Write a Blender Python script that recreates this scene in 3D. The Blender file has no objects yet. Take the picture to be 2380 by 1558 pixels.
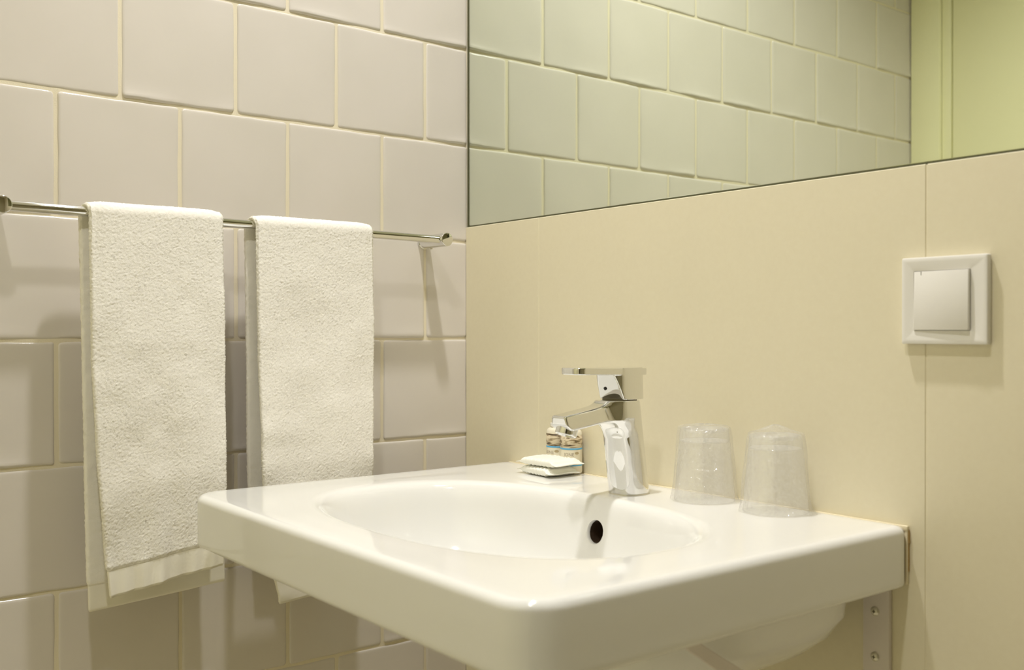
import bpy, bmesh, math, random
import numpy as np
from mathutils import Vector, Matrix
PI = math.pi
sc = bpy.context.scene
COL = sc.collection
rng = np.random.default_rng(7)
random.seed(7)

# ------------------------------------------------------------------ camera
cam_d = bpy.data.cameras.new('camera')
cam = bpy.data.objects.new('camera', cam_d)
COL.objects.link(cam)
cam.location = (1.24902, -0.89497, 1.03341)
cam.rotation_euler = (PI/2 - 0.003159, 0, 0.9052717)
cam_d.sensor_width = 36.0
cam_d.lens = 36.0 * 2365.911 / 2380
cam_d.clip_start = 0.02
cam_d.dof.use_dof = True
cam_d.dof.focus_distance = 1.27
cam_d.dof.aperture_fstop = 6.3
sc.camera = cam

# ------------------------------------------------------------------ world, lamps, exposure
world = bpy.data.worlds.new('world')
sc.world = world
world.use_nodes = True
world.node_tree.nodes['Background'].inputs[0].default_value = (1, 0.93, 0.8, 1)
world.node_tree.nodes['Background'].inputs[1].default_value = 0.02

LAMPS = [((0.42, -0.28, 2.325), 56.0), ((0.88, -0.86, 2.325), 31.0)]
for (p, e) in LAMPS:
    ld = bpy.data.lights.new('spot_lamp', 'SPOT')
    ld.energy = e
    ld.color = (1.0, 0.985, 0.985)
    ld.spot_size = math.radians(134)
    ld.spot_blend = 1.0
    ld.shadow_soft_size = 0.028 if p[0] < .5 else 0.042
    lo = bpy.data.objects.new('spot_lamp', ld)
    COL.objects.link(lo)
    lo.location = p

sc.view_settings.view_transform = 'Standard'
sc.view_settings.look = 'None'
sc.view_settings.gamma = 1.0
sc.view_settings.use_curve_mapping = False
sc.view_settings.exposure = 0.0
cy = sc.cycles
cy.max_bounces = 10
cy.diffuse_bounces = 5
cy.glossy_bounces = 6
cy.transmission_bounces = 8
cy.transparent_max_bounces = 16
cy.caustics_reflective = True
cy.caustics_refractive = False
cy.blur_glossy = 0.1
cy.sample_clamp_indirect = 12.0
cy.use_adaptive_sampling = True
cy.adaptive_threshold = 0.02
cy.use_denoising = True

# ------------------------------------------------------------------ helpers
def rgb(r, g, b):
    f = lambda c: (c/255/12.92) if c/255 <= 0.04045 else ((c/255+0.055)/1.055)**2.4
    return (f(r), f(g), f(b), 1)

def mat(name, col, rough=0.4, metal=0.0, spec=0.5, coat=0.0, bump=None, vary=None, trans=0.0, ior=1.45, sub=0.0, coat_rough=0.03):
    m = bpy.data.materials.new(name)
    m.use_nodes = True
    nt = m.node_tree
    b = nt.nodes['Principled BSDF']
    b.inputs['Base Color'].default_value = col
    b.inputs['Roughness'].default_value = rough
    b.inputs['Metallic'].default_value = metal
    b.inputs['Specular IOR Level'].default_value = spec
    b.inputs['Coat Weight'].default_value = coat
    b.inputs['Coat Roughness'].default_value = coat_rough
    b.inputs['Transmission Weight'].default_value = trans
    b.inputs['IOR'].default_value = ior
    if sub:
        b.inputs['Subsurface Weight'].default_value = sub
        b.inputs['Subsurface Radius'].default_value = (0.01, 0.008, 0.006)
        b.inputs['Subsurface Scale'].default_value = 0.5
    tc = nt.nodes.new('ShaderNodeTexCoord')
    if vary:                                   # (scale, colour b, detail)
        n = nt.nodes.new('ShaderNodeTexNoise')
        n.inputs['Scale'].default_value = vary[0]
        n.inputs['Detail'].default_value = vary[2] if len(vary) > 2 else 3
        nt.links.new(tc.outputs['Object'], n.inputs['Vector'])
        mx = nt.nodes.new('ShaderNodeMix')
        mx.data_type = 'RGBA'
        mx.inputs[6].default_value = col
        mx.inputs[7].default_value = vary[1]
        nt.links.new(n.outputs['Fac'], mx.inputs[0])
        nt.links.new(mx.outputs[2], b.inputs['Base Color'])
    if bump:                                   # list of (scale, strength, distance)
        prev = None
        for (s, st, d) in bump:
            n = nt.nodes.new('ShaderNodeTexNoise')
            n.inputs['Scale'].default_value = s
            n.inputs['Detail'].default_value = 2
            nt.links.new(tc.outputs['Object'], n.inputs['Vector'])
            bp = nt.nodes.new('ShaderNodeBump')
            bp.inputs['Strength'].default_value = st
            bp.inputs['Distance'].default_value = d
            nt.links.new(n.outputs['Fac'], bp.inputs['Height'])
            if prev:
                nt.links.new(prev.outputs['Normal'], bp.inputs['Normal'])
            prev = bp
        nt.links.new(prev.outputs['Normal'], b.inputs['Normal'])
    return m

def film(name, col, opacity, rough=0.15, gloss=0.035, bump=None):
    m = bpy.data.materials.new(name)
    m.use_nodes = True
    nt = m.node_tree
    nt.nodes.clear()
    out = nt.nodes.new('ShaderNodeOutputMaterial')
    tr = nt.nodes.new('ShaderNodeBsdfTransparent')
    df = nt.nodes.new('ShaderNodeBsdfDiffuse'); df.inputs['Color'].default_value = col
    tl = nt.nodes.new('ShaderNodeBsdfTranslucent'); tl.inputs['Color'].default_value = col
    md = nt.nodes.new('ShaderNodeMixShader'); md.inputs[0].default_value = 0.5
    nt.links.new(df.outputs[0], md.inputs[1]); nt.links.new(tl.outputs[0], md.inputs[2])
    m1 = nt.nodes.new('ShaderNodeMixShader'); m1.inputs[0].default_value = opacity
    nt.links.new(tr.outputs[0], m1.inputs[1]); nt.links.new(md.outputs[0], m1.inputs[2])
    gl = nt.nodes.new('ShaderNodeBsdfGlossy'); gl.inputs['Roughness'].default_value = rough
    fr = nt.nodes.new('ShaderNodeLayerWeight'); fr.inputs['Blend'].default_value = 0.35
    pw = nt.nodes.new('ShaderNodeMath'); pw.operation = 'POWER'; pw.inputs[1].default_value = 3.0
    ma = nt.nodes.new('ShaderNodeMath'); ma.operation = 'MULTIPLY_ADD'; ma.inputs[1].default_value = 0.30; ma.inputs[2].default_value = gloss
    m2 = nt.nodes.new('ShaderNodeMixShader')
    nt.links.new(fr.outputs['Facing'], pw.inputs[0]); nt.links.new(pw.outputs[0], ma.inputs[0]); nt.links.new(ma.outputs[0], m2.inputs[0])
    nt.links.new(m1.outputs[0], m2.inputs[1]); nt.links.new(gl.outputs[0], m2.inputs[2])
    if bump:
        tc = nt.nodes.new('ShaderNodeTexCoord')
        n = nt.nodes.new('ShaderNodeTexNoise'); n.inputs['Scale'].default_value = bump[0]
        n.inputs['Distortion'].default_value = 1.5
        nt.links.new(tc.outputs['Object'], n.inputs['Vector'])
        bp = nt.nodes.new('ShaderNodeBump'); bp.inputs['Strength'].default_value = bump[1]; bp.inputs['Distance'].default_value = bump[2]
        nt.links.new(n.outputs['Fac'], bp.inputs['Height'])
        for q in (df, tl, gl, fr):
            nt.links.new(bp.outputs['Normal'], q.inputs['Normal'])
    nt.links.new(m2.outputs[0], out.inputs[0])
    return m

def mesh_obj(name, verts, faces, mats, parent=None, smooth=True, sharp=None, midx=None):
    me = bpy.data.meshes.new(name)
    me.from_pydata([tuple(map(float, v)) for v in verts], [], [tuple(int(i) for i in f) for f in faces])
    if not isinstance(mats, (list, tuple)):
        mats = [mats]
    for m in mats:
        me.materials.append(m)
    if midx is not None:
        me.polygons.foreach_set('material_index', list(midx))
    me.validate()
    me.update()
    if smooth:
        me.polygons.foreach_set('use_smooth', [True]*len(me.polygons))
        if sharp:
            me.set_sharp_from_angle(angle=math.radians(sharp))
    o = bpy.data.objects.new(name, me)
    COL.objects.link(o)
    if parent is not None:
        o.parent = parent
        o.matrix_parent_inverse = Matrix.Translation(-parent.location) if parent.rotation_euler.z == 0 else (Matrix.Translation(parent.location) @ Matrix.Rotation(parent.rotation_euler.z, 4, 'Z')).inverted()
    return o

def bm_obj(name, bm, mats, parent=None, smooth=False, sharp=None):
    bmesh.ops.recalc_face_normals(bm, faces=bm.faces)
    me = bpy.data.meshes.new(name)
    bm.to_mesh(me); bm.free()
    for m in (mats if isinstance(mats, (list, tuple)) else [mats]):
        me.materials.append(m)
    if smooth:
        me.polygons.foreach_set('use_smooth', [True]*len(me.polygons))
        if sharp:
            me.set_sharp_from_angle(angle=math.radians(sharp))
    o = bpy.data.objects.new(name, me)
    COL.objects.link(o)
    if parent is not None:
        o.parent = parent
        o.matrix_parent_inverse = Matrix.Translation(-parent.location) if parent.rotation_euler.z == 0 else (Matrix.Translation(parent.location) @ Matrix.Rotation(parent.rotation_euler.z, 4, 'Z')).inverted()
    return o

def box(bm, x0, x1, y0, y1, z0, z1, bev=0.0, seg=2):
    vs = [bm.verts.new(p) for p in ((x0,y0,z0),(x1,y0,z0),(x1,y1,z0),(x0,y1,z0),(x0,y0,z1),(x1,y0,z1),(x1,y1,z1),(x0,y1,z1))]
    fs = [bm.faces.new([vs[i] for i in f]) for f in ((0,3,2,1),(4,5,6,7),(0,1,5,4),(1,2,6,5),(2,3,7,6),(3,0,4,7))]
    if bev:
        es = list({e for f in fs for e in f.edges})
        bmesh.ops.bevel(bm, geom=es, offset=bev, segments=seg, affect='EDGES', profile=0.5)

def empty(name, loc, rz=0, label=None, cat=None, group=None):
    o = bpy.data.objects.new(name, None)
    COL.objects.link(o)
    o.location = loc
    o.rotation_euler = (0, 0, rz)
    o.empty_display_size = 0.02
    tag(o, label, cat, group)
    return o

def tag(o, label=None, cat=None, group=None, kind=None):
    if label: o['label'] = label
    if cat: o['category'] = cat
    if group: o['group'] = group
    if kind: o['kind'] = kind
    return o

def loft(rings, cap0=True, cap1=True):
    """rings: list of (N,3) arrays; returns verts, faces"""
    n = len(rings[0])
    V = np.concatenate(rings)
    F = []
    for k in range(len(rings)-1):
        a = k*n; b = (k+1)*n
        for i in range(n):
            j = (i+1) % n
            F.append((a+i, a+j, b+j, b+i))
    if cap0: F.append(tuple(range(n))[::-1])
    if cap1: F.append(tuple(range((len(rings)-1)*n, len(rings)*n)))
    return V, F

def lathe_rings(prof, c=(0,0,0), n=48):
    t = np.linspace(0, 2*PI, n, endpoint=False)
    return [np.stack([c[0]+r*np.cos(t), c[1]+r*np.sin(t), np.full(n, c[2]+z)], 1) for (r, z) in prof]

def cyl_between(p, q, prof, n=40):
    """lathe along axis p->q; prof: list of (distance along, radius)"""
    p = np.array(p, float); q = np.array(q, float)
    a = (q-p)/np.linalg.norm(q-p)
    u = np.cross(a, [0, 0, 1.0])
    if np.linalg.norm(u) < 1e-3: u = np.cross(a, [0, 1.0, 0])
    u /= np.linalg.norm(u); v = np.cross(a, u)
    t = np.linspace(0, 2*PI, n, endpoint=False)
    return [p + a*d + r*(np.cos(t)[:, None]*u + np.sin(t)[:, None]*v) for (d, r) in prof]

def sdf_mesh(f, lo, hi, h):
    lo = np.array(lo); hi = np.array(hi)
    n = np.ceil((hi-lo)/h).astype(int)+1
    ax = [lo[i]+h*np.arange(n[i]) for i in range(3)]
    G = np.stack(np.meshgrid(*ax, indexing='ij'), -1)
    v = f(G[..., 0], G[..., 1], G[..., 2])
    s = v < 0
    cn = n-1
    idx = -np.ones(cn, int)
    cnt = np.zeros(cn); pos = np.zeros(tuple(cn)+(3,))
    sl = lambda o, k: slice(o, o+k)
    for a in range(3):
        b, c = [i for i in range(3) if i != a]
        for ob in (0, 1):
            for oc in (0, 1):
                o0 = [0, 0, 0]; o0[b] = ob; o0[c] = oc
                o1 = list(o0); o1[a] = 1
                S0 = tuple(sl(o0[i], cn[i]) for i in range(3)); S1 = tuple(sl(o1[i], cn[i]) for i in range(3))
                ch = s[S0] != s[S1]
                t = np.where(ch, v[S0]/np.where(ch, v[S0]-v[S1], 1), 0)
                P = G[S0].copy(); P[..., a] += t*h
                pos += np.where(ch[..., None], P, 0); cnt += ch
    act = cnt > 0
    idx[act] = np.arange(act.sum())
    V = pos[act]/cnt[act][:, None]
    e = 1e-5
    for _ in range(3):
        x, y, z = V.T
        d = f(x, y, z)
        g = np.stack([f(x+e, y, z)-f(x-e, y, z), f(x, y+e, z)-f(x, y-e, z), f(x, y, z+e)-f(x, y, z-e)], 1)/(2*e)
        V = V - np.clip(d, -h, h)[:, None]*g/np.maximum((g**2).sum(1), .25)[:, None]
    F = []
    for a in range(3):
        b, c = (a+1) % 3, (a+2) % 3
        S0 = [slice(1, n[i]-1) for i in range(3)]; S1 = list(S0)
        S0[a] = slice(0, n[a]-1); S1[a] = slice(1, n[a])
        ch = s[tuple(S0)] != s[tuple(S1)]
        I = np.argwhere(ch); I2 = I.copy()
        for i in (b, c): I2[:, i] += 1
        def at(db, dc):
            J = I2.copy(); J[:, b] += db; J[:, c] += dc
            return idx[J[:, 0], J[:, 1], J[:, 2]]
        q = np.stack([at(-1, -1), at(0, -1), at(0, 0), at(-1, 0)], 1)
        ins = s[tuple(S0)][ch]
        q = np.where(ins[:, None], q, q[:, ::-1])
        F.append(q)
    F = np.concatenate(F)
    F = F[(F >= 0).all(1)]
    return V, F

smin = lambda a, b, k: np.minimum(a, b) - np.maximum(k-np.abs(a-b), 0)**2/(4*k)
smax = lambda a, b, k: -smin(-a, -b, k)

# ------------------------------------------------------------------ materials
M_tile = mat('glazed_tile', rgb(221, 213, 204), rough=0.13, spec=0.55, bump=[(14, 0.10, 0.004), (55, 0.05, 0.001)], vary=(5.5, rgb(209, 203, 192), 3))
M_grout = mat('cream_grout', rgb(226, 216, 190), rough=0.8, bump=[(700, 0.4, 0.0006)])
M_panel = mat('cream_panel', rgb(229, 221, 194), rough=0.34, spec=0.45, bump=[(450, 0.05, 0.0006)], vary=(190, rgb(224, 215, 187), 4))
M_ceil = mat('ceiling_paint', rgb(246, 242, 230), rough=0.8)
M_wall = mat('beige_paint', rgb(236, 229, 204), rough=0.6)
M_floor = mat('floor_tile', rgb(244, 239, 220), rough=0.35, vary=(6, rgb(228, 221, 198), 3))
M_darkpanel = mat('added_dark_panel_tone', rgb(74, 68, 48), rough=0.4)  # tone of the added panel that the chrome reflects as dark stripes
M_door = mat('door_paint', rgb(240, 236, 196), rough=0.35)
M_mirror = mat('mirror_glass', (0.82, 0.88, 0.77, 1), rough=0.0, metal=1.0)
M_ceram = mat('white_ceramic', rgb(237, 236, 232), rough=0.09, spec=0.55, coat=0.3)
M_chrome = mat('chrome', (0.81, 0.81, 0.80, 1), rough=0.035, metal=1.0)
M_dark = mat('dark_cavity', rgb(70, 52, 34), rough=0.55, vary=(180, rgb(45, 32, 20), 4))
M_black = mat('black_dot', rgb(25, 22, 18), rough=0.4)
M_towel = mat('white_terry', rgb(247, 243, 233), rough=0.95, spec=0.1, bump=[(1100, 0.5, 0.0008), (2600, 0.4, 0.0005)])
M_hem = mat('woven_hem', rgb(238, 233, 218), rough=0.85, spec=0.15, bump=[(1500, 0.2, 0.0003)])
M_white_pl = mat('white_plastic', rgb(232, 229, 222), rough=0.22, spec=0.5)
M_white_steel = mat('painted_steel', rgb(226, 218, 212), rough=0.3)
M_screw = mat('screw_steel', rgb(214, 210, 196), rough=0.28, metal=0.7)
M_slot = mat('screw_recess', rgb(95, 88, 66), rough=0.6)
M_seal = mat('sealant', rgb(226, 214, 182), rough=0.45)
M_stain = mat('sealant_stain', rgb(150, 118, 66), rough=0.6, vary=(500, rgb(186, 158, 104), 3))
M_wrap = mat('soap_wrapper', rgb(244, 243, 232), rough=0.28, spec=0.5, bump=[(160, 0.35, 0.001)], sub=0.0)
M_cup = film('cup_plastic', (0.99, 0.98, 0.97, 1), 0.22, 0.22, 0.14)
M_cupbase = film('cup_base_plastic', (0.99, 0.98, 0.96, 1), 0.34, 0.2, 0.10)
M_film = film('clear_film', (0.99, 0.98, 0.96, 1), 0.09, 0.12, 0.08, bump=(150, 1.0, 0.003))
M_blue = mat('blue_print', rgb(92, 170, 214), rough=0.4)
M_cream = mat('cream_label', rgb(228, 220, 198), rough=0.4)
M_ink = mat('grey_ink', rgb(168, 156, 136), rough=0.5)
M_leaf = mat('tan_emblem', rgb(176, 160, 124), rough=0.5)

# ------------------------------------------------------------------ room
H = 2.35
S = 0.145
XR = 2.05
YF = -1.234
bm = bmesh.new(); box(bm, -0.1, XR+0.1, YF-0.1, 0.1, -0.1, 0.0)
tag(bm_obj('floor', bm, M_floor), kind='structure')
bm = bmesh.new(); box(bm, -0.1, XR+0.1, YF-0.1, 0.1, H, H+0.1)
tag(bm_obj('ceiling', bm, M_ceil), kind='structure')
M_olive_dim = mat('olive_dimmed_wall', rgb(152, 144, 110), rough=0.6)  # dimness put into the wall colour, so the chrome posts reflect dark olive
bm = bmesh.new(); box(bm, XR, XR+0.1, YF-0.1, 0.1, 0, H)
tag(bm_obj('wall_right', bm, M_olive_dim), kind='structure')
# wall with the door, behind the camera (seen in the mirror)
bm = bmesh.new()
box(bm, -0.1, 0.05, YF-0.1, YF, 0, H); box(bm, 0.93, XR, YF-0.1, YF, 0, H); box(bm, 0.05, 0.93, YF-0.1, YF, 2.07, H)
tag(bm_obj('wall_front', bm, M_wall), kind='structure')
bm = bmesh.new(); box(bm, 1.30, 1.90, YF+.0005, YF+.03, 0.004, 2.05, 0.003)  # dark panel added out of view, gives the faucet chrome its dark reflections
tag(bm_obj('added_dark_panel', bm, M_darkpanel), kind='structure')
bm = bmesh.new()
for (a, b) in ((0.003, 0.071), (0.914, 0.982)):
    box(bm, a, b, YF, YF+0.013, 0, 2.12, 0.002)
box(bm, 0.0715, 0.9135, YF, YF+0.013, 2.052, 2.12, 0.002)
for (a, b) in ((0.0715, 0.0915), (0.8945, 0.9135)):
    box(bm, a, b, YF-0.06, YF+0.004, 0, 2.05, 0.0015)
tag(bm_obj('trim_1', bm, M_door, smooth=True, sharp=30), kind='structure')
bm = bmesh.new(); box(bm, 0.0945, 0.8915, YF-0.05, YF+0.001, 0.006, 2.046, 0.0025)
door = tag(bm_obj('door_1', bm, M_door, smooth=True, sharp=30), kind='structure')
V, F = loft(cyl_between((0.84, YF+0.001, 1.0), (0.84, YF+0.05, 1.0), [(0, 0.024), (0.007, 0.024), (0.008, 0.009), (0.045, 0.009), (0.048, 0.007)], 24))
dh = mesh_obj('door_handle', V, F, M_chrome, door, sharp=30)
V, F = loft(cyl_between((0.848, YF+0.045, 1.0), (0.73, YF+0.045, 1.0), [(0, 0.006), (0.003, 0.009), (0.112, 0.008), (0.118, 0.005)], 20))
mesh_obj('lever', V, F, M_chrome, dh, sharp=30)

# ---- left wall: hand-made glazed tiles on grout, all one surface
def tile_wall():
    V = []; F = []; off = 0
    g = np.array([0, .006, .015, .028, .05, .09, .16, .25, .36, .46])
    g = np.concatenate([g, [.5], 1-g[::-1]])
    base = len(g)
    rows = range(-7, 11)
    for k in rows:
        zt = 1.45823-0.145*k; zb = zt-0.145
        if zb > H or zt < 0: continue
        half = (k % 2 == 0)
        edges = [-0.0005] + [-0.0033-S*(i+(0.5 if half else 1)) for i in range(9)]
        for a, b in zip(edges[:-1], edges[1:]):
            y1 = a-0.0017 if a < -0.001 else a
            y0 = b+0.0017
            if y1 < YF: continue
            y0 = max(y0, YF)
            if y1-y0 < 0.01: continue
            z0, z1 = max(zb+0.0009, 0), min(zt-0.0012, H-0.0005)
            if z1-z0 < 0.01: continue
            cy_, cz = (y0+y1)/2, (z0+z1)/2
            hy, hz = (y1-y0)/2, (z1-z0)/2
            # keep edge profile widths absolute
            def coords(h):
                L = 2*h; q = g.copy()
                e = g[:6]*0.1436/L if L < 0.13 else g[:6]
                q[:6] = e; q[-6:] = 1-e[::-1]
                if L < 0.13: q[6:-6] = np.linspace(e[-1], 1-e[-1], base-10)[1:-1]
                return (q*2-1)*h
            py, pz = np.meshgrid(coords(hy), coords(hz), indexing='ij')
            rc = 0.0045*rng.uniform(.6, 1.3)
            qy = np.abs(py)-(hy-rc); qz = np.abs(pz)-(hz-rc)
            m = (qy > 0) & (qz > 0)
            nn = np.hypot(qy, qz)+1e-9; sf = np.where(m, np.maximum(qy, qz)/nn, 1)
            ey = hy-np.abs(py); ez = hz-np.abs(pz)
            e_edge = np.where(m, rc-np.maximum(qy, qz), np.minimum(ey, ez))
            py2 = np.where(m, np.sign(py)*((hy-rc)+qy*sf), py); pz2 = np.where(m, np.sign(pz)*((hz-rc)+qz*sf), pz)
            ph = rng.uniform(0, 6.28, 12)
            wl = lambda t, i, A: A*(np.sin(t*38+ph[i])+.6*np.sin(t*85+ph[i+1])+.35*np.sin(t*190+ph[i+2]))
            wz = np.clip((np.abs(pz)/hz)-.75, 0, 1)*4; wy = np.clip((np.abs(py)/hy)-.75, 0, 1)*4
            A = 0.00055
            pz3 = pz2 - np.sign(pz)*wz*(np.abs(wl(py, 0, A))*np.where(pz < 0, 1.0, .8))
            py3 = py2 - np.sign(py)*wy*(np.abs(wl(pz, 3, A*.6)))
            r = 0.0035
            t = np.clip(e_edge/r, 0, 1)
            x = -0.0022*(1-np.sqrt(1-(1-t)**2))
            x = x + 0.0004*np.sin(py*22+ph[6])*np.sin(pz*26+ph[7]) + 0.00025*np.sin(py*55+ph[8])*np.sin(pz*47+ph[9])
            x = x + rng.uniform(-.006, .006)*pz + rng.uniform(-.004, .004)*py + rng.uniform(-.0003, .0003)
            # thicker glaze lip along some lower edges
            lip = rng.uniform(0, 1)
            if lip > 0.45 or k in (-1, 2, 3):
                u = np.exp(-((pz+hz)/0.007)**2)
                x = x + u*0.0016*(.7+.6*np.sin(py*45+ph[10]))*t
            X = x+0.0004
            n = base*base
            V.append(np.stack([X.ravel(), (cy_+py3).ravel(), (cz+pz3).ravel()], 1))
            I = np.arange(n).reshape(base, base)
            f = np.stack([I[:-1, :-1], I[1:, :-1], I[1:, 1:], I[:-1, 1:]], -1).reshape(-1, 4)+off
            F.append(f); off += n
            # skirt down into the grout
            ring = np.concatenate([I[:, 0], I[-1, 1:], I[-2::-1, -1], I[0, -2:0:-1]])
            P = V[-1][ring].copy(); P[:, 0] = -0.004
            V.append(P); m_ = len(ring)
            a_ = ring+off-n; b_ = off+np.arange(m_)
            F.append(np.stack([a_, b_, np.roll(b_, -1), np.roll(a_, -1)], 1)); off += m_
    V = np.concatenate(V); F = np.concatenate(F)
    nt_ = len(F)
    # grout bed / wall body
    b = [(-0.1, YF-0.1, 0), (-0.0010, YF-0.1, 0), (-0.0010, 0.1, 0), (-0.1, 0.1, 0), (-0.1, YF-0.1, H), (-0.0010, YF-0.1, H), (-0.0010, 0.1, H), (-0.1, 0.1, H)]
    V = np.concatenate([V, np.array(b)])
    bf = np.array([(0,3,2,1),(4,5,6,7),(0,1,5,4),(1,2,6,5),(2,3,7,6),(3,0,4,7)])+off
    F = np.concatenate([F, bf])
    # face orientation: tiles should face +x
    o = mesh_obj('wall_left', V, F, [M_tile, M_grout], midx=[0]*nt_+[1]*6)
    for p in list(o.data.polygons)[nt_:]: p.use_smooth = False
    return o
wl_ = tile_wall()
tag(wl_, kind='structure')

# ---- mirror wall: plastered wall with cream slabs below the mirror
ZP = 1.1903
bm = bmesh.new()
box(bm, -0.0009, XR, 0.0042, 0.1, 0, H)
for (a, b) in ((0.0005, 0.1716), (0.1724, 0.7390), (0.7402, 1.3060), (1.3070, 1.8730), (1.8740, XR-0.0005)):
    box(bm, a, b, -0.003, 0.0045, 0, ZP, 0.0006, 1)
for xj in (0.1720, 0.7396, 1.3065, 1.8735):
    box(bm, xj-0.0007, xj+0.0007, -0.0023, 0.0045, 0, ZP-0.001)
box(bm, 1.262, XR-0.0005, -0.003, 0.0045, ZP+0.001, H-0.001, 0.0006, 1)
tag(bm_obj('wall_back', bm, M_panel, smooth=True, sharp=20), kind='structure')

bm = bmesh.new(); box(bm, 0.0045, 1.258, 0.0, 0.004, ZP+0.0022, 2.25, 0.0008, 2)
mir = bm_obj('wall_mirror', bm, M_mirror, smooth=True, sharp=20)
bm = bmesh.new()
box(bm, 0.0006, 0.0040, -0.0004, 0.0041, ZP+.0004, 2.25); box(bm, 0.0040, 1.258, -0.0002, 0.0041, ZP+.0004, ZP+.0021)
M_edge = mat('dark_mirror_edge', rgb(84, 84, 58), rough=0.5)
tag(bm_obj('edge_seal', bm, M_edge, mir), 'thin dark line along the left and lower edges of the mirror')
tag(mir, 'large frameless mirror above the cream slabs reflecting the tiled wall', 'mirror')

# ------------------------------------------------------------------ recessed lamps
M_glow = bpy.data.materials.new('lamp_glow'); M_glow.use_nodes = True
_b = M_glow.node_tree.nodes['Principled BSDF']
_b.inputs['Emission Color'].default_value = (1, .9, .72, 1); _b.inputs['Emission Strength'].default_value = 6
M_ring = mat('lamp_ring', rgb(225, 222, 214), rough=0.35)
for i, (p, e) in enumerate(LAMPS):
    t = empty('ceiling_spotlight', (p[0], p[1], H), 0,
              ['recessed ceiling spotlight nearest the mirror, over the washbasin', 'recessed ceiling spotlight farther out in the room, beyond the basin front'][i], 'light', 'recessed ceiling spotlights')
    V, F = loft(lathe_rings([(0.040, 0), (0.042, -0.003), (0.041, -0.005), (0.036, -0.006), (0.033, -0.004), (0.033, 0.0)], (p[0], p[1], H), 40), False, False)
    mesh_obj('rim', V, F, M_ring, t, sharp=40)
    V, F = loft(lathe_rings([(0.032, -0.0005), (0.030, -0.002), (0.012, -0.0035), (0.002, -0.004)], (p[0], p[1], H), 32))
    mesh_obj('bulb', V, F, M_glow, t)

# ------------------------------------------------------------------ washbasin
BX0, BX1, BY0, BY1 = 0.1085, 0.7235, -0.469, -0.006
ZT, ZB = 0.85, 0.7915
CX, CYB = 0.42, -0.262
NR = 384
TH = np.linspace(0, 2*PI, NR, endpoint=False)
def rrect(inset, z, rf=0.034, rb=0.007):
    out = []
    hx = (BX1-BX0)/2-inset; hy = (BY1-BY0)/2-inset
    cx, cyy = (BX0+BX1)/2, (BY0+BY1)/2
    for t in TH:
        d = np.array([math.cos(t), math.sin(t)])
        o = np.array([CX-cx, CYB-cyy])
        lo_, hi_ = 0.0, 1.0
        for _ in range(34):
            m = (lo_+hi_)/2
            p = o+d*m
            r = max((rf if p[1] < 0 else rb)-inset, 0.0008)
            qx = abs(p[0])-(hx-r); qy = abs(p[1])-(hy-r)
            s_ = math.hypot(max(qx, 0), max(qy, 0))+min(max(qx, qy), 0)-r
            if s_ < 0: lo_ = m
            else: hi_ = m
        p = o+d*lo_
        out.append((p[0]+cx, p[1]+cyy, z))
    return np.array(out)
def sel(cx, a, c_y, b, n, z, pw=1.0):
    r = (np.abs(np.cos(TH)/a)**n+np.abs(np.sin(TH)/b)**n)**(-1/n)
    return np.stack([cx+r*np.cos(TH), c_y+r*np.sin(TH), np.full(NR, z)], 1)
rings = []
# outside bowl, bottom to top
def sel2(cx, a, F_, B_, n, z, c2):
    b = np.where(np.sin(TH) > 0, B_-c2, c2-F_)
    r = (np.abs(np.cos(TH)/a)**n+np.abs(np.sin(TH)/b)**n)**(-1/n)
    return np.stack([cx+r*np.cos(TH), c2+r*np.sin(TH), np.full(NR, z)], 1)
for (z, a, c, b, n) in ((.684, .03, -.18, .02, 2), (.6845, .09, -.18, .06, 2.4), (.688, .14, -.176, .093, 2.8), (.694, .172, -.172, .11, 3.2), (.703, .198, -.17, .123, 3.6), (.716, .224, -.168, .137, 4), (.730, .248, -.167, .147, 4.4), (.745, .264, -.166, .153, 4.8), (.765, .277, -.165, .154, 5.4), (.785, .2795, -.165, .154, 6), (.7930, .2805, -.165, .154, 6.4)):
    k = min(1, max(0, (z-.715)/.045))
    rings.append(sel2(.4185, a, c-b, c+b, n*(1-k)+4.0*k, z, c+.05*k))
rings.append(sel2(.4185, .2815, -.3195, -.0105, 4.0, .7950, -.115))
rings.append(rrect(0.016, .7950)); rings.append(rrect(0.0135, .7945))
rings.append(rrect(0.0125, ZB+.0002)); rings.append(rrect(0.0060, ZB))
for a in (20, 45, 70, 90):
    r = 0.005; rings.append(rrect(r*(1-math.sin(math.radians(a))), ZB+r*(1-math.cos(math.radians(a)))))
rings.append(rrect(0.0, .80)); rings.append(rrect(0.0, .82))
RT = 0.0085
for a in (0, 12, 25, 38, 52, 66, 80, 90):
    rings.append(rrect(RT*(1-math.cos(math.radians(a))), ZT-RT*(1-math.sin(math.radians(a)))))
rings.append(rrect(0.020, ZT+.0001))
RO = rings[-1]
def bowl(s, z, n=2.42):
    a, b = 0.2265, 0.1455
    r = (np.abs(np.cos(TH)/(a*s))**n+np.abs(np.sin(TH)/(b*s))**n)**(-1/n)
    return np.stack([CX+r*np.cos(TH), CYB-.003+r*np.sin(TH), np.full(NR, z)], 1)
R1 = bowl(1.07, ZT)
rings.append(RO*.5+R1*.5); rings.append(R1)
DP = [(1.045, -.0003), (1.025, -.0012), (1.008, -.0028), (.993, -.0052), (.981, -.0085), (.971, -.013), (.962, -.018), (.954, -.0235), (.947, -.029), (.940, -.0345), (.932, -.040), (.923, -.046), (.911, -.053), (.893, -.062), (.865, -.073), (.82, -.085), (.75, -.097), (.64, -.106), (.5, -.112), (.34, -.1155), (.2, -.1175), (.1, -.1185)]
for s, dz in DP: rings.append(bowl(s, ZT+dz))
V, F = loft(rings, True, True)
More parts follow.
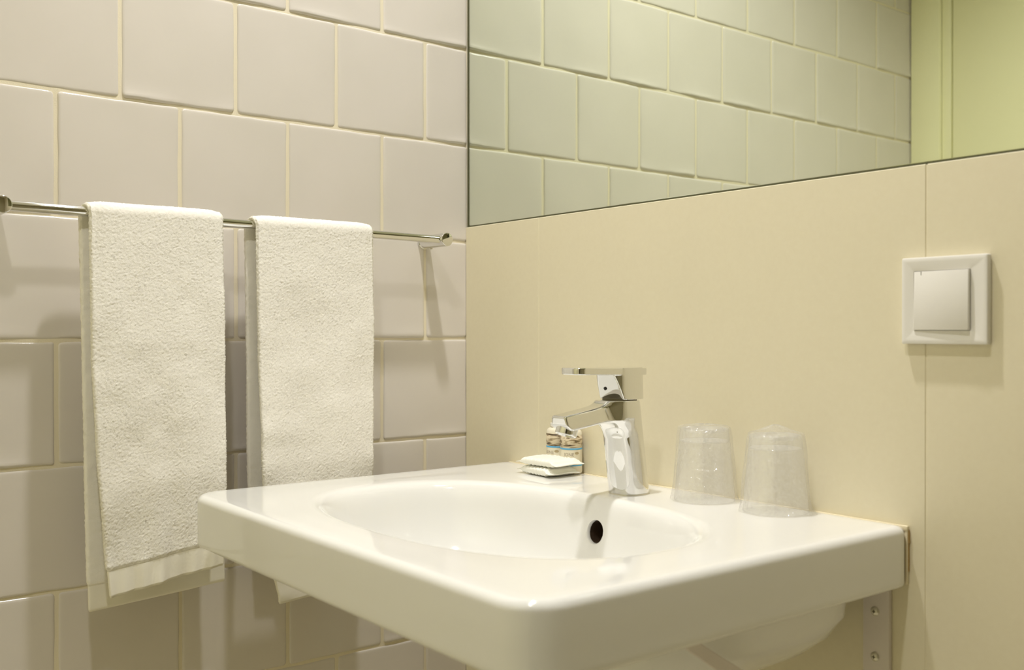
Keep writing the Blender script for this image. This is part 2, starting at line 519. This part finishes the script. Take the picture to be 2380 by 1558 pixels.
basin = empty('washbasin', (.42, -.163, .684), 0, 'white ceramic wall-hung washbasin with an oval bowl, mounted below the mirror', 'washbasin')
# cut the overflow hole in the bowl's rear wall
OC = np.array([.4215, .8120]); OR = 0.0132
ox = V[:, 0]-OC[0]; oz = V[:, 2]-OC[1]
inb = (V[:, 1] > -.16) & (np.arange(len(V)) >= len(rings[0])*(len(rings)-len(DP)-1))
rad = np.hypot(ox, oz)
nF = []; hole_edges = {}
cut = []
for f in F:
    if len(f) == 4 and all(inb[i] for i in f) and np.hypot(ox[list(f)].mean(), oz[list(f)].mean()) < OR:
        cut.append(f)
    else: nF.append(f)
ec = {}
for f in cut:
    for i in range(4):
        a, b = f[i], f[(i+1) % 4]
        if (b, a) in ec: del ec[(b, a)]
        else: ec[(a, b)] = 1
nxt = {a: b for (a, b) in ec}
start = next(iter(nxt)); loop = [start]
while nxt[loop[-1]] != start and len(loop) < 500: loop.append(nxt[loop[-1]])
V = V.copy()
# bowl rear-wall height -> y profile at the hole, used to keep the rim on the wall
prof_z = np.array([ZT+dz for s, dz in DP][::-1]); prof_y = np.array([CYB-.003+.1455*s for s, dz in DP][::-1])
for i in loop:
    k = OR/rad[i]
    V[i, 0] = OC[0]+ox[i]*k; V[i, 2] = OC[1]+oz[i]*k
    V[i, 1] = np.interp(V[i, 2], prof_z, prof_y)-.0001
for i in loop: pass
base = len(V); L = len(loop); newV = []; tubeF = []
prev = np.array(loop)
P0 = V[loop]
C3 = np.array([OC[0], 0, OC[1]])
for st, (sh, dy) in enumerate(((.985, .0004), (.95, .0012), (.93, .0030), (.93, .0045))):
    P = P0.copy(); P[:, 0] = OC[0]+(P0[:, 0]-OC[0])*sh; P[:, 2] = OC[1]+(P0[:, 2]-OC[1])*sh; P[:, 1] += dy
    idx = base+len(newV)*0+st*L+np.arange(L)
    for i in range(L): tubeF.append((prev[i], prev[(i+1) % L], idx[(i+1) % L], idx[i]))
    newV.append(P); prev = idx
V = np.concatenate([V]+newV)
body = mesh_obj('basin_body', V, nF+tubeF, M_ceram, basin, sharp=60)
P = newV[-1]
rg = []
for sh, dy in ((1.0, -.0004), (1.0, .012), (.9, .018)):
    Q = P.copy(); Q[:, 0] = OC[0]+(P[:, 0]-OC[0])*sh; Q[:, 2] = OC[1]+(P[:, 2]-OC[1])*sh; Q[:, 1] += dy; rg.append(Q)
v2, f2 = loft(rg, False, True)
tag(mesh_obj('overflow_hole', v2, [f[::-1] for f in f2], M_dark, basin, sharp=40), 'dark round overflow opening in the rear wall of the bowl')
V, F = loft(lathe_rings([(.002, -.1165), (.016, -.1165), (.021, -.1145), (.0215, -.118), (.02, -.120)], (CX, CYB-.003, ZT), 40))
tag(mesh_obj('drain', V, F, M_chrome, basin, sharp=40), 'chrome drain plug at the bottom of the bowl')
# sealant bead between basin and wall
bm = bmesh.new()
box(bm, BX0+.0004, BX1-.0004, -.0070, -.0031, ZT-.006, ZT-.0006, 0.0012)
box(bm, BX1-.004, BX1-.0006, -.0066, -.0031, ZB+.002, ZT-.004, 0.001)
box(bm, BX0+.0006, BX0+.004, -.0066, -.0031, ZB+.002, ZT-.004, 0.001)
seal = bm_obj('sealant', bm, M_seal, basin, smooth=True, sharp=40)
pts = [(-.0002, .8455, .0004), (.0, .8425, .0012), (-.0002, .838, .0014), (.0002, .8335, .0013), (-.0002, .8320, .0004), (.0001, .822, .0002), (.0001, .815, .0003), (.0001, .809, .0001), (.0001, .806, .00005)]
rg = [np.array([(BX1-.0012, -.0058, z), (BX1-.0002+dx+w*.6, -.0048, z), (BX1-.0002+dx+w*.6, -.0031, z), (BX1-.0012, -.0031, z)]) for dx, z, w in pts]
v2, f2 = loft(rg)
tag(mesh_obj('sealant_stain', v2, f2, M_stain, seal, smooth=False), 'brown cracked stain at the right end of the sealant')

# ------------------------------------------------------------------ support brackets under the basin
def bracket(xa, xs, label):
    t = empty('support_bracket', (xa+.014, -.003, .40), 0, label, 'bracket', 'steel brackets under the washbasin')
    bm = bmesh.new(); box(bm, xa, xa+.0283, -.0085, -.0031, .40, .7895, .0009)
    wp = bm_obj('wall_plate', bm, M_white_steel, t, smooth=True, sharp=30)
    for z in (.7622, .7181, .60, .48):
        sx = xa+.0135
        v, f = loft(cyl_between((sx, -.0083, z), (sx, -.0112, z), [(0, .0046), (.0010, .0046), (.0022, .0034), (.0027, .0016)], 24))
        s_ = mesh_obj('screw', v, f, M_screw, t, sharp=50)
        bm = bmesh.new()
        box(bm, sx-.0017, sx+.0017, -.01125, -.0109, z-.0004, z+.0004); box(bm, sx-.0004, sx+.0004, -.01125, -.0109, z-.0017, z+.0017)
        bm_obj('cross_slot', bm, M_slot, s_)
    # flat arm and diagonal strut lie in one vertical plane
    bm = bmesh.new(); box(bm, xs, xs+.0035, -.30, -.0087, .7865, .7912, .0006)
    bm_obj('arm', bm, M_white_steel, t, smooth=True, sharp=30)
    d = np.array([.297, -.195]); d /= np.linalg.norm(d); nrm = np.array([-d[1], d[0]])
    A = np.array([-.292, .7935]); B = np.array([-.012, .7935-.28*.195/.297]); w = .0105
    poly = [A-nrm*w, A+nrm*w, B+nrm*w, B-nrm*w]
    poly[0] = np.array([poly[0][0]+.003, poly[0][1]])
    rg = [np.array([(x, p[0], min(p[1], .7912)) for p in poly]) for x in (xs, xs+.0035)]
    v, f = loft(rg)
    bm = bmesh.new(); vs = [bm.verts.new(p) for p in v]
    for q in f: bm.faces.new([vs[i] for i in q])
    bmesh.ops.bevel(bm, geom=list(bm.edges), offset=.0006, segments=1, affect='EDGES')
    bm_obj('strut', bm, M_white_steel, t, smooth=True, sharp=30)
bracket(.6769, .7005, 'white steel support bracket with visible screws under the right end of the basin')
bracket(.1310, .1315, 'white steel support bracket under the left end of the basin, beside the tiled wall')

# ------------------------------------------------------------------ faucet
FX = .42
fau = empty('basin_faucet', (FX, -.0748, .85), 0, 'chrome single-lever mixer faucet standing on the rear edge of the washbasin', 'faucet')
# body + spout as one smooth casting
sa = np.array([-.0905, .9472]); sd = np.array([-.9905, -.1430]); sd /= np.linalg.norm(sd); sn = np.array([sd[1], -sd[0]])
sn = sn if sn[1] > 0 else -sn
def body_sdf(x, y, z):
    cy_ = -.0748-(z-.85)*.1385
    r = .0212-.0004*(z-.85)/.1
    # round-square column
    dx = np.abs(x-FX); dy = np.abs(y-cy_)*.985
    q = (dx**2.5+dy**2.5)**(1/2.5)-r
    d = smax(q, z-.9560, .0016); d = smax(d, .8502-z, .0008)
    u = (y-sa[0])*sd[0]+(z-sa[1])*sd[1]; v = (y-sa[0])*sn[0]+(z-sa[1])*sn[1]
    hw = .0172-.018*np.clip(u, 0, .11)
    hh = .0112+.0015*np.clip(.05-u, 0, .05)/.05
    rr_ = .0055
    lo_u = u-.0905
    qx = np.abs(x-FX)-(hw-rr_)+np.clip(v, -.01, .01)*.22; qv = np.abs(v)-(hh-rr_); qu = np.maximum(lo_u+rr_*.4, .004-u)
    k = np.sqrt(np.maximum(qx, 0)**2+np.maximum(qv, 0)**2+np.maximum(qu, 0)**2)+np.minimum(np.maximum(qx, np.maximum(qv, qu)), 0)-rr_*.55
    k = smax(k, lo_u, .0012)
    k = smax(k, ((u-.0905)-(v+.0025))*.707, .002)
    d = smin(d, k, .022)
    return smax(d, z-.9568+np.maximum(-(y+.118), 0)*.14, .001)
V, F = sdf_mesh(body_sdf, (FX-.028, -.198, .846), (FX+.028, -.046, .961), .00095)
mesh_obj('body', V, F, M_chrome, fau)
# aerator
ac = np.array([FX, -.1690, .9262]); aa = np.array([0, -.34, -.94]); aa /= np.linalg.norm(aa)
V, F = loft(cyl_between(ac, ac+aa, [(-.004, .0120), (.0035, .0120), (.0048, .0117), (.0052, .0108), (.0052, .0095), (.0035, .0090)], 40))
mesh_obj('aerator', V, F, M_chrome, fau, sharp=40)
# black gap ring under the handle
V, F = loft(lathe_rings([(.0195, .9555), (.0195, .9590)], (FX, -.0897, 0), 40))
tag(mesh_obj('gap_ring', V, F, M_slot, fau, sharp=40), 'thin dark gap between lever and body')
def handle_sdf(x, y, z):
    lean = (z-.9575)*.12
    cy_ = -.0897-lean
    dx = np.abs(x-FX); dy = np.abs(y-cy_)
    # solid block with a forward-leaning flat front
    q = (dx**2.6+(np.abs(y-(-.0885-lean*.3))*(.0210/.0268))**2.6)**(1/2.6)-.0210
    q = smax(q, -(y+.1012+.39*(z-.957))*.93, .0012)
    q = smax(q, z-.9934, .001); q = smax(q, .9578-z, .0005)
    # lever plate
    yc, hl = -.1135, .0535
    hw = .0196-.03*np.clip(-(y+.09), 0, .08)
    r_ = .011
    px_ = dx-(hw-r_); py_ = np.abs(y-yc)-(hl-r_)
    pl = np.hypot(np.maximum(px_, 0), np.maximum(py_, 0))+np.minimum(np.maximum(px_, py_), 0)-r_
    hz_ = np.abs(z-.98945-(y+.11)*-.02)-.0038
    pl = smax(pl, hz_, .0012)
    return smin(q, pl, .0006)
V, F = sdf_mesh(handle_sdf, (FX-.026, -.172, .955), (FX+.026, -.060, .9965), .0008)
mesh_obj('lever_handle', V, F, M_chrome, fau, sharp=42)
V, F = loft(cyl_between((FX-.006, -.1040, .9705), (FX-.006, -.1078, .9690), [(0, .0019), (.0032, .0019), (.0034, .0016)], 20))
DOT = tag(mesh_obj('indicator_dot', V, F, M_black, fau, sharp=40), 'small dark dot on the lever neck')
V, F = loft(lathe_rings([(.0232, .8500), (.0232, .8508), (.0225, .8512)], (FX, -.0748, 0), 48))
mesh_obj('base_gasket', V, F, M_screw, fau, sharp=40)

# ------------------------------------------------------------------ towel bar
BXA = .052
bar = empty('towel_bar', (BXA, -.365, 1.1665), 0, 'chrome towel bar on two round posts along the glazed tile wall', 'towel rail')
zb_ = lambda y: 1.1639+(-.079-y)*.0095
V, F = loft(cyl_between((BXA, -.651, zb_(-.651)), (BXA, -.079, zb_(-.079)), [(0, .0057), (.572, .0057)], 40))
mesh_obj('rod', V, F, M_chrome, bar, sharp=40)
for y in (-.0790, -.6520):
    z = zb_(y)
    V, F = loft(cyl_between((.0008, y, z), (.0620, y, z), [(0, .0104), (.0030, .0104), (.0032, .0096), (.0600, .0096), (.0609, .0092), (.0612, .0086)], 48))
    po = mesh_obj('post', V, F, M_chrome, bar, sharp=40)
    V, F = loft(cyl_between((.020, y, z-.0090), (.020, y, z-.0112), [(0, .0028), (.0018, .0028), (.0022, .0020)], 16))
    mesh_obj('set_screw', V, F, M_screw, po, sharp=40)

# ------------------------------------------------------------------ towels
def smooth_noise(n0, n1, scale, r):
    a = r.standard_normal((max(2, int(n0/scale))+3, max(2, int(n1/scale))+3))
    i = np.linspace(0, a.shape[0]-2.001, n0); j = np.linspace(0, a.shape[1]-2.001, n1)
    i0 = i.astype(int); j0 = j.astype(int); fi = (i-i0)[:, None]; fj = (j-j0)[None]
    fi = fi*fi*(3-2*fi); fj = fj*fj*(3-2*fj)
    return (a[i0][:, j0]*(1-fi)+a[i0+1][:, j0]*fi)*(1-fj)+(a[i0][:, j0+1]*(1-fi)+a[i0+1][:, j0+1]*fi)*fj

def towel(label, left, right, zf_, zb2, seed, amp, ripple, backL, backR, xbot, hem_scallop):
    """left/right: (z, y) knots of the front flap's edges; zf_ / zb2: (left, right) bottom heights of front and back flap"""
    r = np.random.default_rng(seed)
    t = empty('hand_towel', (BXA, (left[0][1]+right[0][1])/2, zf_[0]), 0, label, 'towel', 'hand towels on the bar')
    T = .0076; R = .0057+T/2+.0006
    step = .0011
    # path stations (x, z, side) side: -1 back .. +1 front ; fraction down each flap
    yc = (left[0][1]+right[0][1])/2
    zc = zb_(yc)
    hemF = .030
    def flap(sign, zbot, n):
        return [(sign, k/n) for k in range(n+1)]
    nf = int((zc-min(zf_))/step); nb = int((zc-min(zb2))/(step*2.2))
    st = [('b', 1-k/nb) for k in range(nb)] + [('a', k/26) for k in range(27)] + [('f', (k+1)/nf) for k in range(nf)]
    W = abs(right[0][1]-left[0][1])
    nw = int(W/step); ne = 9; ni = 26
    # ring param: outer dense, edge arcs, inner coarse ; s in [0,1] across, off in [-1,1] thickness
    us = [(s, 1.0) for s in np.linspace(0, 1, nw)]
    arc = [(90-180*(k+1)/(ne+1)) for k in range(ne)]
    ring = [(s, 1.0, 0.0) for s in np.linspace(0, 1, nw)]
    ring += [(1, math.sin(math.radians(a)), math.cos(math.radians(a))) for a in arc]
    ring += [(s, -1.0, 0.0) for s in np.linspace(1, 0, ni)]
    ring += [(0, math.sin(math.radians(-a)), -math.cos(math.radians(a))) for a in arc]
    ring = np.array(ring); N = len(ring); Sx = len(st)
    P = np.zeros((Sx, N, 3))
    lo = smooth_noise(Sx, nw, 55, r); lo2 = smooth_noise(Sx, nw, 22, r)
    fine = r.standard_normal((Sx, N))
    md_ = smooth_noise(Sx, N, 2.6, r)
    hem_row = np.zeros(Sx, bool)
    s_ = ring[:, 0]; off = ring[:, 1]; edg = ring[:, 2]
    lz, ly = zip(*left); rz, ry = zip(*right)
    for k, (kind, f) in enumerate(st):
        if kind == 'a':
            a = PI*(1-f)
            cx = BXA+R*math.cos(a); nx, nz = math.cos(a), math.sin(a)
            czv = zc+R*math.sin(a)*.97
            zrow = np.full(N, czv); xr = np.full(N, cx)
            L0 = backL[0]*(1-f)+ly[0]*f; R0 = backR[0]*(1-f)+ry[0]*f
            L0 = np.full(N, L0); R0 = np.full(N, R0); taper = 1.0; w_amp = 0.15
        elif kind == 'f':
            zbot = zf_[0]*(1-s_)+zf_[1]*s_
            zrow = zc+(zbot-zc)*f; nx, nz = 1, 0
            cx = BXA+R+(xbot-(BXA+R))*f**1.3
            xr = np.full(N, cx)
            L0 = np.interp(-zrow, [-q for q in lz], ly); R0 = np.interp(-zrow, [-q for q in rz], ry)
            w_amp = min(1, .15+f*2)
            taper = 1.0
        else:
            zbot = zb2[0]*(1-s_)+zb2[1]*s_
            zrow = zc+(zbot-zc)*f; nx, nz = -1, 0
            xr = np.full(N, BXA-R+.001*f)
            L0 = np.full(N, backL[0]+(backL[1]-backL[0])*f); R0 = np.full(N, backR[0]+(backR[1]-backR[0])*f)
            w_amp = min(1, .15+f*2); taper = 1.0
        th = np.full(N, T/2)
        pile = .00022
        if kind in 'fb':
            dist = (1-f)*abs(zc-(min(zf_) if kind == 'f' else min(zb2)))
            if dist < hemF:
                hem_row[k] = True
                pile = 0.00005
                th *= .62 if dist > .0015 else .35
            elif dist < hemF+.004:
                th *= .62+.38*(dist-hemF)/.004
        if kind in 'af':
            de = np.minimum(s_*.9, 1-s_)*W
            fe = (1-f) if kind == 'f' else 1
            th = th*(1-.5*np.exp(-(de/.008)**2)*(off > 0)*max(0, fe*4-3))
        nwv = np.interp(s_, [0, 1], [0, nw-1]).astype(int)
        wave = lo[k][nwv]*amp*.7+lo2[k][nwv]*amp*.3
        if kind == 'f':
            wave = wave+ripple(s_, f)
        if kind == 'b': wave = -wave*.6
        n_off = off*th+wave*w_amp*(1 if kind != 'b' else 1)
        ins = (.0045, .002) if kind == 'f' else ((.0045*f, .002*f) if kind == 'a' else (0, 0))
        yv = (L0+ins[0])+((R0-ins[1])-(L0+ins[0]))*s_
        d_out = pile*fine[k]
        xx = xr+nx*(n_off+np.sign(off)*d_out*(np.abs(off) > .3))
        zz = zrow+nz*(n_off+np.sign(off)*d_out*(np.abs(off) > .3))
        yy = yv+edg*th*.9+edg*d_out*1.4
        xx = np.maximum(xx, .003)
        P[k, :, 0] = xx; P[k, :, 1] = yy; P[k, :, 2] = zz
    # split: pile cloth and hems
    def sub(k0, k1, name, m, parent, c0, c1):
        Q = P[k0:k1+1]; n = Q.shape[0]
        I = np.arange(n*N).reshape(n, N)
        f = np.stack([I[:-1], np.roll(I, -1, 1)[:-1], np.roll(I, -1, 1)[1:], I[1:]], -1).reshape(-1, 4)
        f = f[:, ::-1]
        faces = [tuple(x) for x in f]
        if c0: faces.append(tuple(I[0]))
        if c1: faces.append(tuple(I[-1][::-1]))
        return mesh_obj(name, Q.reshape(-1, 3), faces, m, parent, sharp=None)
    hb = int(np.argmax(~hem_row)); hf = Sx-1-int(np.argmax(~hem_row[::-1]))
    cloth = sub(hb-1, hf+1, 'terry_cloth', M_towel, t, True, True)
    tag(sub(0, hb-1, 'hem_band', M_hem, t, True, False), 'flat woven hem at the end of the back flap')
    tag(sub(hf+1, Sx-1, 'hem_band', M_hem, t, False, True), 'flat woven hem at the end of the front flap')
    # stitched scalloped line where pile meets hem
    return t

rip1 = lambda s, f: -.0024*np.exp(-((s-.58+.16*(1-f))/.09)**2)*min(1, max(0, (f-.35)*2.2)) + .0016*np.sin(s*13+2*f)*max(0, f-.55)*2 + .0009*np.sin(s*41+f*9)*max(0, f-.86)*8
towel('white terry hand towel hanging nearer the left end of the bar, both hems showing',
      [(1.185, -.5655), (1.00, -.5640), (.88, -.5590), (.7380, -.5490)], [(1.185, -.4095), (1.0, -.4090), (.85, -.4100), (.754, -.4140)],
      (.7350, .7535), (.7150, .7260), 11, .0016, rip1, (-.5665, -.5580), (-.4110, -.4010), .0745, True)
rip2 = lambda s, f: .0022*np.sin(s*9.5+1.2)*min(1, .25+f*1.1)-.0014*np.exp(-((s-.5)/.1)**2)*min(1, f*1.6)
towel('white terry hand towel hanging nearer the corner, its lower end behind the basin',
      [(1.185, -.3675), (1.0, -.3660), (.86, -.3640), (.80, -.3600), (.74, -.3545), (.7050, -.3460)], [(1.185, -.2010), (1.0, -.2020), (.90, -.2040), (.70, -.2100)],
      (.6955, .7005), (.7400, .7400), 23, .0016, rip2, (-.3690, -.3640), (-.2010, -.2030), .0745, True)

# ------------------------------------------------------------------ light switch
sw = empty('light_switch', (.7606, -.003, 1.0223), 0, 'square white plastic rocker light switch on the cream slab wall at right', 'light switch')
x0, x1, z0, z1 = .7192, .8018, 1.0221, 1.1027
def sq(ins, y, r):
    pts = []
    for (cx, cz, a0) in ((x1-ins-r, z1-ins-r, 0), (x0+ins+r, z1-ins-r, 90), (x0+ins+r, z0+ins+r, 180), (x1-ins-r, z0+ins+r, 270)):
        for a in np.linspace(a0, a0+90, 7):
            pts.append((cx+r*math.cos(math.radians(a)), y, cz+r*math.sin(math.radians(a))))
    return np.array(pts)
rx0, rx1, rz0, rz1 = .7310, .7862, 1.0345, 1.0900
def sqi(y, ins=0):
    pts = []
    r = .0012
    for (cx, cz, a0) in ((rx1-ins-r, rz1-ins-r, 0), (rx0+ins+r, rz1-ins-r, 90), (rx0+ins+r, rz0+ins+r, 180), (rx1-ins-r, rz0+ins+r, 270)):
        for a in np.linspace(a0, a0+90, 7):
            pts.append((cx+r*math.cos(math.radians(a)), y, cz+r*math.sin(math.radians(a))))
    return np.array(pts)
rg = [sq(.0012, -.0031, .0012), sq(.0012, -.0042, .0012), sq(0, -.0044, .0016), sq(0, -.0098, .0016), sq(.0004, -.0106, .0015), sq(.0012, -.0110, .0013), sq(.0045, -.0108, .0012), sq(.0080, -.0104, .0012)]
rg += [sqi(-.0100, -.0006), sqi(-.0098), sqi(-.0065)]
V, F = loft(rg, True, True)
mesh_obj('frame', V, [f[::-1] for f in F], M_white_pl, sw, sharp=35)
# rocker, pressed at the top and standing proud at the bottom right
g_ = .0005
def rk(y_top, y_bot, ins, dxr=0):
    a = [(rx1-g_-ins, rz1-g_-ins), (rx0+g_+ins, rz1-g_-ins), (rx0+g_+ins, rz0+g_+ins), (rx1-g_-ins, rz0+g_+ins)]
    return np.array([(x, (y_top if z > 1.06 else y_bot)+(dxr*(x-rx0)/.05), z) for x, z in a])
bm = bmesh.new()
V, F = loft([rk(-.0070, -.0070, 0), rk(-.0101, -.0112, .0000, -.0026), rk(-.0105, -.0116, .0008, -.0026)])
vs = [bm.verts.new(p) for p in V]
for q in F: bm.faces.new([vs[i] for i in q])
bmesh.ops.bevel(bm, geom=list(bm.edges), offset=.0003, segments=2, affect='EDGES')
rock = bm_obj('rocker', bm, M_white_pl, sw, smooth=True, sharp=30)
bm = bmesh.new(); box(bm, .7388, .7392, -.0112, -.0100, 1.0862, 1.0893)
tag(bm_obj('notch', bm, M_slot, rock), 'tiny dark notch at the top left of the rocker')

# ------------------------------------------------------------------ plastic-wrapped cups, upside down
def cup(x, y, label, seed, fl, tilt):
    r = np.random.default_rng(seed)
    t = empty('plastic_cup', (x, y, .8503), fl, label, 'cup', 'wrapped cups on the basin')
    c = (x, y, .8503)
    n = 64
    V, F = loft(lathe_rings([(.0318, .0008), (.0326, .0004), (.0330, .0012), (.0322, .0075), (.0262, .0765), (.0256, .0782), (.0240, .0788), (.0226, .0782), (.0220, .0745)], c, n), False, False)
    cupo = mesh_obj('cup_wall', V, F, M_cup, t, sharp=50)
    V, F = loft(lathe_rings([(.0259, .0640), (.0257, .0652), (.015, .0656), (.002, .0656)], c, n), False, True)
    mesh_obj('cup_bottom', V, F, M_cupbase, t, sharp=60)
    # crinkled film
    th = np.linspace(0, 2*PI, 96, endpoint=False)
    rg = []
    ph = r.uniform(0, 6.28, 8)
    for (rad, z) in [(.0365, .0002), (.0362, .0022), (.0352, .006), (.0345, .012), (.0336, .022), (.0326, .034), (.0316, .046), (.0306, .057), (.0296, .067), (.0288, .0745), (.0278, .0790), (.0262, .0805), (.022, .0812), (.015, .0818+.002*tilt), (.008, .0826+.004*tilt), (.0015, .0826+.006*tilt)]:
        w = .0006*(np.sin(th*7+ph[0]+z*60)+.7*np.sin(th*13+ph[1]-z*90)+.5*np.sin(th*23+ph[2]+z*140))*(rad/.036)
        if z < .003:                       # film end gathers into a small tail at the right
            d = np.angle(np.exp(1j*(th-math.radians(20))))
            w = w+.0055*np.exp(-(d/.22)**2)
        if z > .079: w = w*.6
        zz = np.full(96, z)+.0004*np.sin(th*9+ph[3])*(z > .002)
        rg.append(np.stack([x+(rad+w)*np.cos(th), y+(rad+w)*np.sin(th), c[2]+zz], 1))
    V, F = loft(rg, False, True)
    V = np.array(V); V[:, 1] = np.minimum(V[:, 1], -.0035)
    tag(mesh_obj('film_wrapper', V, F, M_film, t), 'clear crinkled film around the cup')
    # folded seam of the film
    rr_ = [(.0352, .004), (.0342, .016), (.0326, .036), (.0306, .058), (.0290, .074)]
    return t
cup(.5069, -.0461, 'upside-down plastic cup in clear film beside the faucet, the left of the two', 3, 0, 0.0)
cup(.5997, -.0440, 'upside-down plastic cup in clear film near the right end of the basin', 5, 0, 1.0)

# ------------------------------------------------------------------ toiletry bottles
def photo_mat():
    m = mat('sepia_scene_print', rgb(196, 180, 148), rough=0.4)
    nt = m.node_tree; b = nt.nodes['Principled BSDF']
    tc = nt.nodes.new('ShaderNodeTexCoord')
    mp = nt.nodes.new('ShaderNodeMapping'); mp.inputs['Scale'].default_value = (60, 60, 260)
    n = nt.nodes.new('ShaderNodeTexNoise'); n.inputs['Scale'].default_value = 1.0; n.inputs['Detail'].default_value = 5; n.inputs['Distortion'].default_value = 1.2
    cr = nt.nodes.new('ShaderNodeValToRGB')
    e = cr.color_ramp.elements
    e[0].position = .38; e[0].color = rgb(74, 58, 38)
    e[1].position = .56; e[1].color = rgb(216, 202, 174)
    x = e.new(.46); x.color = rgb(160, 140, 106)
    nt.links.new(tc.outputs['Object'], mp.inputs['Vector']); nt.links.new(mp.outputs[0], n.inputs['Vector'])
    nt.links.new(n.outputs['Fac'], cr.inputs[0]); nt.links.new(cr.outputs[0], b.inputs['Base Color'])
    return m
M_photo = photo_mat()
def band(x, y, rad, z0_, z1_, n=48):
    return lathe_rings([(rad-.0002, z0_), (rad, z0_+.0001), (rad, z1_-.0001), (rad-.0002, z1_)], (x, y, 0), n)
def text_on(txt, x, y, rad, z, ang, size, name, m, parent):
    cu = bpy.data.curves.new('t', 'FONT'); cu.body = txt; cu.size = size; cu.align_x = 'CENTER'; cu.extrude = .00004
    cu.resolution_u = 3
    o = bpy.data.objects.new('t', cu); COL.objects.link(o)
    dg = bpy.context.evaluated_depsgraph_get()
    me = bpy.data.meshes.new_from_object(o.evaluated_get(dg))
    bm = bmesh.new(); bm.from_mesh(me)
    for _ in range(1): bmesh.ops.subdivide_edges(bm, edges=[e for e in bm.edges if e.calc_length() > .0012], cuts=2)
    for v in bm.verts:
        a = ang+v.co.x/rad; rr = rad+v.co.z
        v.co = Vector((x+rr*math.cos(a), y+rr*math.sin(a), z+v.co.y))
    bpy.data.objects.remove(o, do_unlink=True); bpy.data.curves.remove(cu); bpy.data.meshes.remove(me)
    return bm_obj(name, bm, m, parent)
def bottle(x, y, ang, label):
    c = (x, y, .8503)
    t = empty('toiletry_bottle', c, 0, label, 'bottle', 'toiletry bottles behind the faucet')
    V, F = loft(lathe_rings([(.0105, 0), (.0128, .0004), (.0138, .002), (.0141, .004), (.0141, .050), (.0136, .0535), (.0115, .0562), (.0085, .0575), (.0078, .0580)], c, 48))
    mesh_obj('bottle_body', V, F, M_cream, t, sharp=60)
    V, F = loft(lathe_rings([(.0088, .0580), (.0090, .0584), (.0088, .0625), (.0080, .0632), (.004, .0634)], c, 40))
    mesh_obj('cap', V, F, M_white_pl, t, sharp=40)
    V, F = loft(band(x, y, .01425, .8503+.0335, .8503+.0500), False, False)
    lb = tag(mesh_obj('picture_label', V, F, M_photo, t), 'sepia rocky landscape printed round the upper half')
    V, F = loft(band(x, y, .01430, .8503+.0315, .8503+.0337), False, False)
    tag(mesh_obj('blue_stripe', V, F, M_blue, t), 'bright blue printed line')
    V, F = loft(band(x, y, .01430, .8503+.0105, .8503+.0122), False, False)
    tag(mesh_obj('blue_stripe', V, F, M_blue, t), 'bright blue printed line')
    text_on('IONE', x, y, .01425, .8503+.0235, ang-.22, .0058, 'lettering', M_ink, t)
    text_on('. ı.', x, y, .01425, .8503+.0140, ang-.2, .0034, 'lettering', M_ink, t)
    # oval emblem
    bm = bmesh.new()
    vs = []
    for k in range(24):
        a = 2*PI*k/24; aa_ = ang+.52+.0030*math.cos(a)/.0143
        vs.append(bm.verts.new((x+.0144*math.cos(aa_), y+.0144*math.sin(aa_), .8503+.0272+.0017*math.sin(a))))
    bm.faces.new(vs)
    tag(bm_obj('oval_emblem', bm, M_leaf, t), 'small tan oval emblem')
    return t
view = math.atan2(-.895+.02, 1.249-.258)
bottle(.2600, -.0210, view+.0, 'small cream toiletry bottle with blue stripes, nearer the faucet of the pair')
bottle(.2300, -.0195, view-.55, 'small cream toiletry bottle with blue stripes, left one behind the soaps')

# ------------------------------------------------------------------ soap sachets
def sachet(cx, cy_, z, rz, L_, Wd, Ht, label, seed, bend=0.0):
    r = np.random.default_rng(seed)
    t = empty('soap_sachet', (cx, cy_, z), rz, label, 'soap', 'wrapped soaps beside the faucet')
    nu, nv = 66, 60
    th = np.linspace(0, 2*PI, nv, endpoint=False)
    rg = []
    ph = r.uniform(0, 6.28, 10)
    ca, sa_ = math.cos(rz), math.sin(rz)
    for k in range(nu+1):
        u = -1+2*k/nu
        e = (1-abs(u))*L_/2
        fin = .0075
        if e < fin: hgt = .00045+.00025*abs(math.sin(e*2600)); w = Wd/2*(.97+.02*math.sin(k*1.3))
        else:
            q = min(1, (e-fin)/.010); hgt = .0005+(Ht/2-.0005)*math.sqrt(1-(1-q)**2); w = Wd/2*(.97-.045*q)
        ct, st_ = np.cos(th), np.sin(th)
        px = w*np.sign(ct)*np.abs(ct)**.42
        pz = hgt*np.sign(st_)*np.abs(st_)**.6
        wr = .0005*np.sin(u*34+px*240+ph[0])*np.sin(px*330+ph[1])+.0004*np.sin(u*60-px*140+ph[2])
        pz = pz+wr*min(1, hgt/.004)+Ht/2+.0005
        fold = (1-min(1, e/(fin*1.6)))
        pz = pz+fold*bend*(1+.4*np.sin(px*150+ph[4])) 
        pz = np.maximum(pz, .0003)
        lx = u*L_/2; x_ = cx+lx*ca-px*sa_; y_ = cy_+lx*sa_+px*ca
        rg.append(np.stack([x_, y_, z+pz], 1))
    V, F = loft(rg)
    body = mesh_obj('wrapper', V, F, M_wrap, t)
    return t
sachet(.2480, -.0500, .8503, math.radians(-4), .072, .050, .0105, 'white wrapped soap sachet lying directly on the basin, lower of the pair', 2, -.001)
sachet(.2490, -.0480, .8617, math.radians(3), .076, .052, .0100, 'white wrapped soap sachet resting on top of the other one', 9, -.0015)
